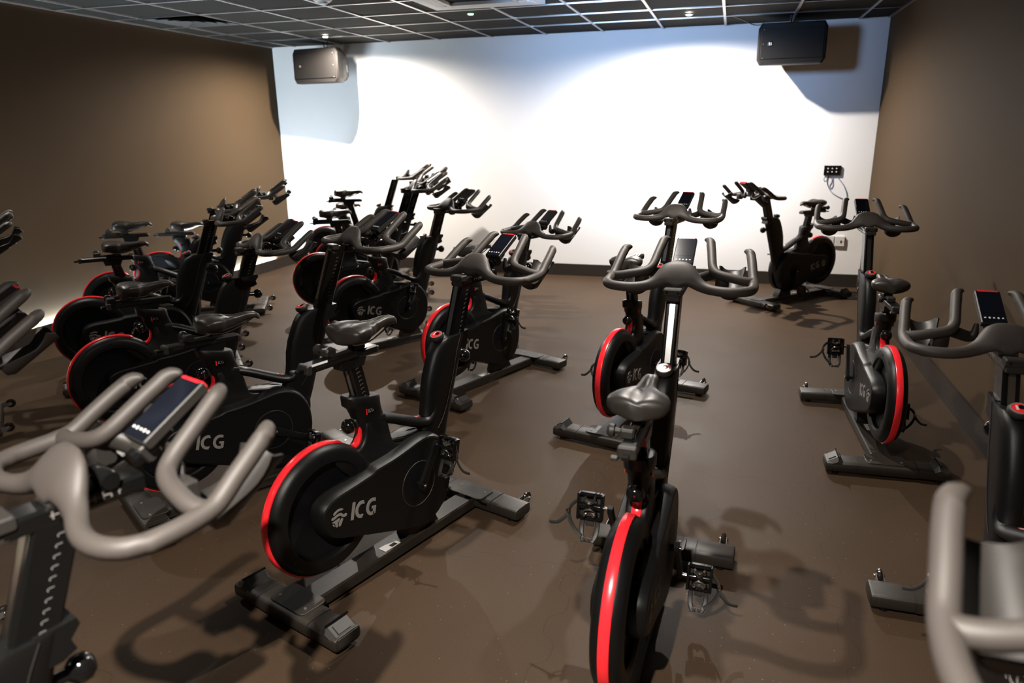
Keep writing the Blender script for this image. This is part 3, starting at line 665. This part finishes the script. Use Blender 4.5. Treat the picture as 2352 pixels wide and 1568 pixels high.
    for i in range(n):
        T = (PP[min(i+1, n-1)]-PP[max(i-1, 0)]).normalized()
        mj = major if abs(T.x) > .3 else Vector((0, -.5, .86))
        mj = (mj-T*mj.dot(T)).normalized()
        if i and mj.dot(prev) < .7: mj = (prev-T*prev.dot(T)).normalized()
        prev = mj; B = T.cross(mj)
        rings.append([PP[i]+mj*AA[i][0]*math.cos(2*PI*k/seg)+B*AA[i][1]*math.sin(2*PI*k/seg) for k in range(seg)])
    b.loft(rings, 'rubber')
    for sx in (-1, 1):
        b.tube([(.268*sx, 1.185, 1.103), (.235*sx, 1.176, 1.108), (.190*sx, 1.178, 1.117), (.152*sx, 1.185, 1.124), (.128*sx, 1.197, 1.133), (.115*sx, 1.218, 1.148), (.109*sx, 1.245, 1.168), (.102*sx, 1.285, 1.197), (.096*sx, 1.314, 1.217), (.0935*sx, 1.328, 1.227), (.086*sx, 1.340, 1.233), (.075*sx, 1.347, 1.235), (.067*sx, 1.349, 1.234)], [.0175]*8+[.018, .0176, .0150, .0095, .003], 'rubber', 18, 3)
    b.loft([[Vector((x, y, z)) for x, y in ((-w_, y0), (w_, y0), (w_, y1), (-w_, y1))] for z, w_, y0, y1 in ((1.092, .026, 1.03, 1.10), (1.112, .030, 1.05, 1.105), (1.135, .03, 1.06, 1.10))], 'plastic')
    b.build('handlebar', root, 50)
    # bottle holders: open troughs slung between the bars, with raised horns in front
    for sx in (-1, 1):
        b = MB(); ax = Vector((0, .84, .54)); nrm = Vector((0, -.54, .84)); o0 = Vector((.183*sx, 1.212, 1.056)); outer, inner = [], []
        rings = []; n = 10; K = 16
        for i in range(n+1):
            t = i/n; L_ = .170*t
            op = 1.50 if t < .12 else (1.50-.50*min(1, (t-.12)/.45) if t < .6 else (1.00+.46*((t-.6)/.3)**1.6 if t <= .9 else 1.46-.38*((t-.9)/.1)**2))   # half opening angle measured from the bottom
            rad = .053 if t > .08 else .042+.011*t/.08
            rg = []
            for side, rr in ((1, rad), (-1, rad-.005)):
                for k in range(K+1):
                    a = (-op+2*op*k/K)*side
                    rg.append(o0+ax*L_+Vector((1, 0, 0))*rr*math.sin(a)-nrm*rr*(1.06-.06*t)*math.cos(a))
            rings.append(rg)
        b.loft(rings, 'plastic')
        b.loft([[o0+ax*L_+Vector((math.sin(a), 0, 0))*rr-nrm*rr*math.cos(a) for a in [-1.5+3*k/12 for k in range(13)]] for L_, rr in ((.0, .044), (.004, .044))], 'plastic')
        # arm reaching to the slider and up to the console
        b.tube([(.125*sx, 1.215, 1.125), (.095*sx, 1.235, 1.110), (.060*sx, 1.245, 1.098), (.045*sx, 1.245, 1.105), (.040*sx, 1.250, 1.145)], [.020, .018, .017, .014, .006], 'plastic', 10, 4, flat=(1.1, .6))
        b.box((.155*sx, 1.205, 1.093), (.05, .045, .055), 'plastic', bev=.006)
        b.build('bottle_holder', root, 40)
    # console
    b = MB(); cR = Matrix.Rotation(math.atan2(.084, .135), 3, 'X'); cc = Vector((0, 1.2695, 1.201)); nz = cR @ Vector((0, 0, 1)); ny = cR @ Vector((0, 1, 0))
    b.box(cc-nz*.011, (.078, .156, .022), 'plastic', rot=cR, bev=.003); b.box(cc-nz*.030-ny*.045, (.050, .05, .022), 'plastic', rot=cR, bev=.004)
    b.box(cc-nz*.034-ny*.075, (.046, .034, .040), 'plastic', rot=cR, bev=.004); b.tube([cc-nz*.040-ny*.05, (0, 1.195, 1.12)], .018, 'gloss', 12)
    cn = b.build('console', root, 30)
    b = MB(); b.box(cc+nz*.0005, (.072, .150, .002), 'screen', rot=cR); b.box(cc+nz*.0016+ny*.016, (.060, .096, .0006), 'screen', rot=cR); b.build('screen', cn, 0)
    b = MB()
    for k in range(5): b.box(cc+nz*.0018-ny*.055+Vector((-.026+.013*k, 0, 0)), (.0055, .005+.002*(k % 2), .0006), 'icon', rot=cR)
    tag(b.build('button_icons', cn, 0), 'row of five white button icons')
    b = MB(); b.box(cc+ny*.0785-nz*.009, (.070, .003, .012), 'red', rot=cR); b.box(cc+ny*.0745+nz*.0008, (.062, .006, .0016), 'red', rot=cR); tag(b.build('top_edge', cn, 0), 'red strip on the top edge of the console')
    return root

GROUPB = {'handlebar_post', 'height_scale', 'handlebar_slider', 'slider_scale', 'handlebar', 'bottle_holder', 'console'}
proto = make_bike()
# x, y, heading, handlebar du/dz, saddle du/dz, crank angle, label
BIKES = [
 (-1.411, 1.933, .339, .015, .0, .0, .0, 63, 'spin bike in the foreground centre, its whole flywheel and ICG logo side in full view'),
 (-.229, 1.668, .061, -.012, .033, -.05, -.068, -62, 'nearest spin bike right of centre, seen straight from behind with its red flywheel band'),
 (-.587, 3.731, .249, -.009, .05, -.09, -.012, 3, 'spin bike ahead of the one seen from behind, flywheel left of its post'),
 (.852, 3.725, -.037, -.013, .018, .0, -.10, -105, 'spin bike near the right wall, red band on its right and both feet showing'),
 (1.041, 8.114, 3.917, -.014, -.025, -.11, -.035, 92, 'lone spin bike at the back right, turned round to face the class'),
 (.867, 1.539, .013, -.015, -.097, -.02, -.05, -72, 'spin bike cut off by the right edge, dark console and knob in view'),
 (.495, -.438, .029, .0, .068, -.02, -.05, 40, 'blurred nearest handlebar in the bottom right corner of the view'),
 (-1.452, -.085, .357, -.039, -.008, -.02, -.05, 40, 'large blurred handlebar and console filling the bottom left of the view'),
 (-2.436, 2.348, .576, .032, .058, -.01, -.126, -25, 'spin bike behind the blurred left handlebar, left neighbour of the full foreground bike'),
 (-3.355, 2.969, .627, -.025, -.069, -.11, -.125, 200, 'left spin bike, third in its line, bars just left of the full round flywheel'),
 (-4.349, 3.777, .831, .014, .001, -.01, -.038, 150, 'left spin bike with ICG emblem showing below its saddle, fourth in its line'),
 (-4.96, 4.62, .95, .0, .0, -.09, -.005, 100, 'spin bike by the left wall with the highest of the three leftmost saddles'),
 (-5.351, 5.587, 1.04, .04, .025, -.025, -.13, -5, 'farthest spin bike along the left wall, bars ending at the wall corner'),
 (-1.753, 4.110, .397, .009, -.116, -.02, -.05, 88, 'low-barred spin bike behind the full foreground bike, front foot and wheel showing'),
 (-2.863, 4.851, .595, .015, -.022, -.02, -.05, 88, 'spin bike side-on in the middle with its ICG drive cover behind a front saddle'),
 (-3.770, 5.835, .957, -.007, .080, -.11, -.012, 60, 'spin bike with a full round flywheel and white emblem in the middle distance'),
 (-4.105, 6.770, 1.176, -.026, .095, -.11, .10, 60, 'spin bike with the highest saddle, left of centre before the white wall'),
 (-4.777, 7.725, 1.388, .077, .096, -.02, -.13, 60, 'farthest back spin bike, its grey post and bars tallest against the white wall'),
 (-2.745, .505, .503, .0, .014, -.02, -.05, 40, 'spin bike at the left edge whose bar tips and bottle holder poke into view'),
 (-4.905, 2.248, .713, -.004, .039, -.02, -.05, 40, 'spin bike at the far left edge, only front wheels and bar tips in view'),
]
for i, (x, y, th, bu, bz, su, sz, ca, lab) in enumerate(BIKES):
    o = proto if i == 0 else copy_tree(proto)
    o.location = (x, y, 0); o.rotation_euler = (0, 0, -th)
    tag(o, lab, 'spin bike', 'spin bikes in the studio')
    for ch in [k for k in bpy.data.objects if k.parent == o]:
        nm = ch.name.split('.')[0]
        ymax = max(v[1] for v in ch.bound_box)
        if nm in ('handlebar_post', 'handlebar_post_strip') or (nm == 'height_scale' and ymax > .6): ch.location = (0, .36*bz, bz)
        elif nm in ('handlebar_slider', 'slider_scale', 'handlebar', 'bottle_holder', 'console'): ch.location = (0, .36*bz+bu, bz)
        elif nm in ('seat_post', 'seat_post_strip', 'height_scale'): ch.location = (0, -.235*sz, sz)
        elif nm in ('seat_rail', 'rail_scale'): ch.location = (0, -.235*sz, sz)
        elif nm in ('saddle_clamp', 'saddle_lock_knob', 'saddle'): ch.location = (0, -.235*sz+su*.9, sz)
        elif nm == 'crank_arm':
            a = math.radians(ca + (0 if ch['side'] > 0 else 180)); ch.rotation_euler = (a, 0, 0)
            for pd in [k for k in bpy.data.objects if k.parent == ch]: pd.rotation_euler = (-a+math.radians(-12), 0, 0)
for o in bpy.data.objects:
    if 'side' in o.keys(): del o['side']
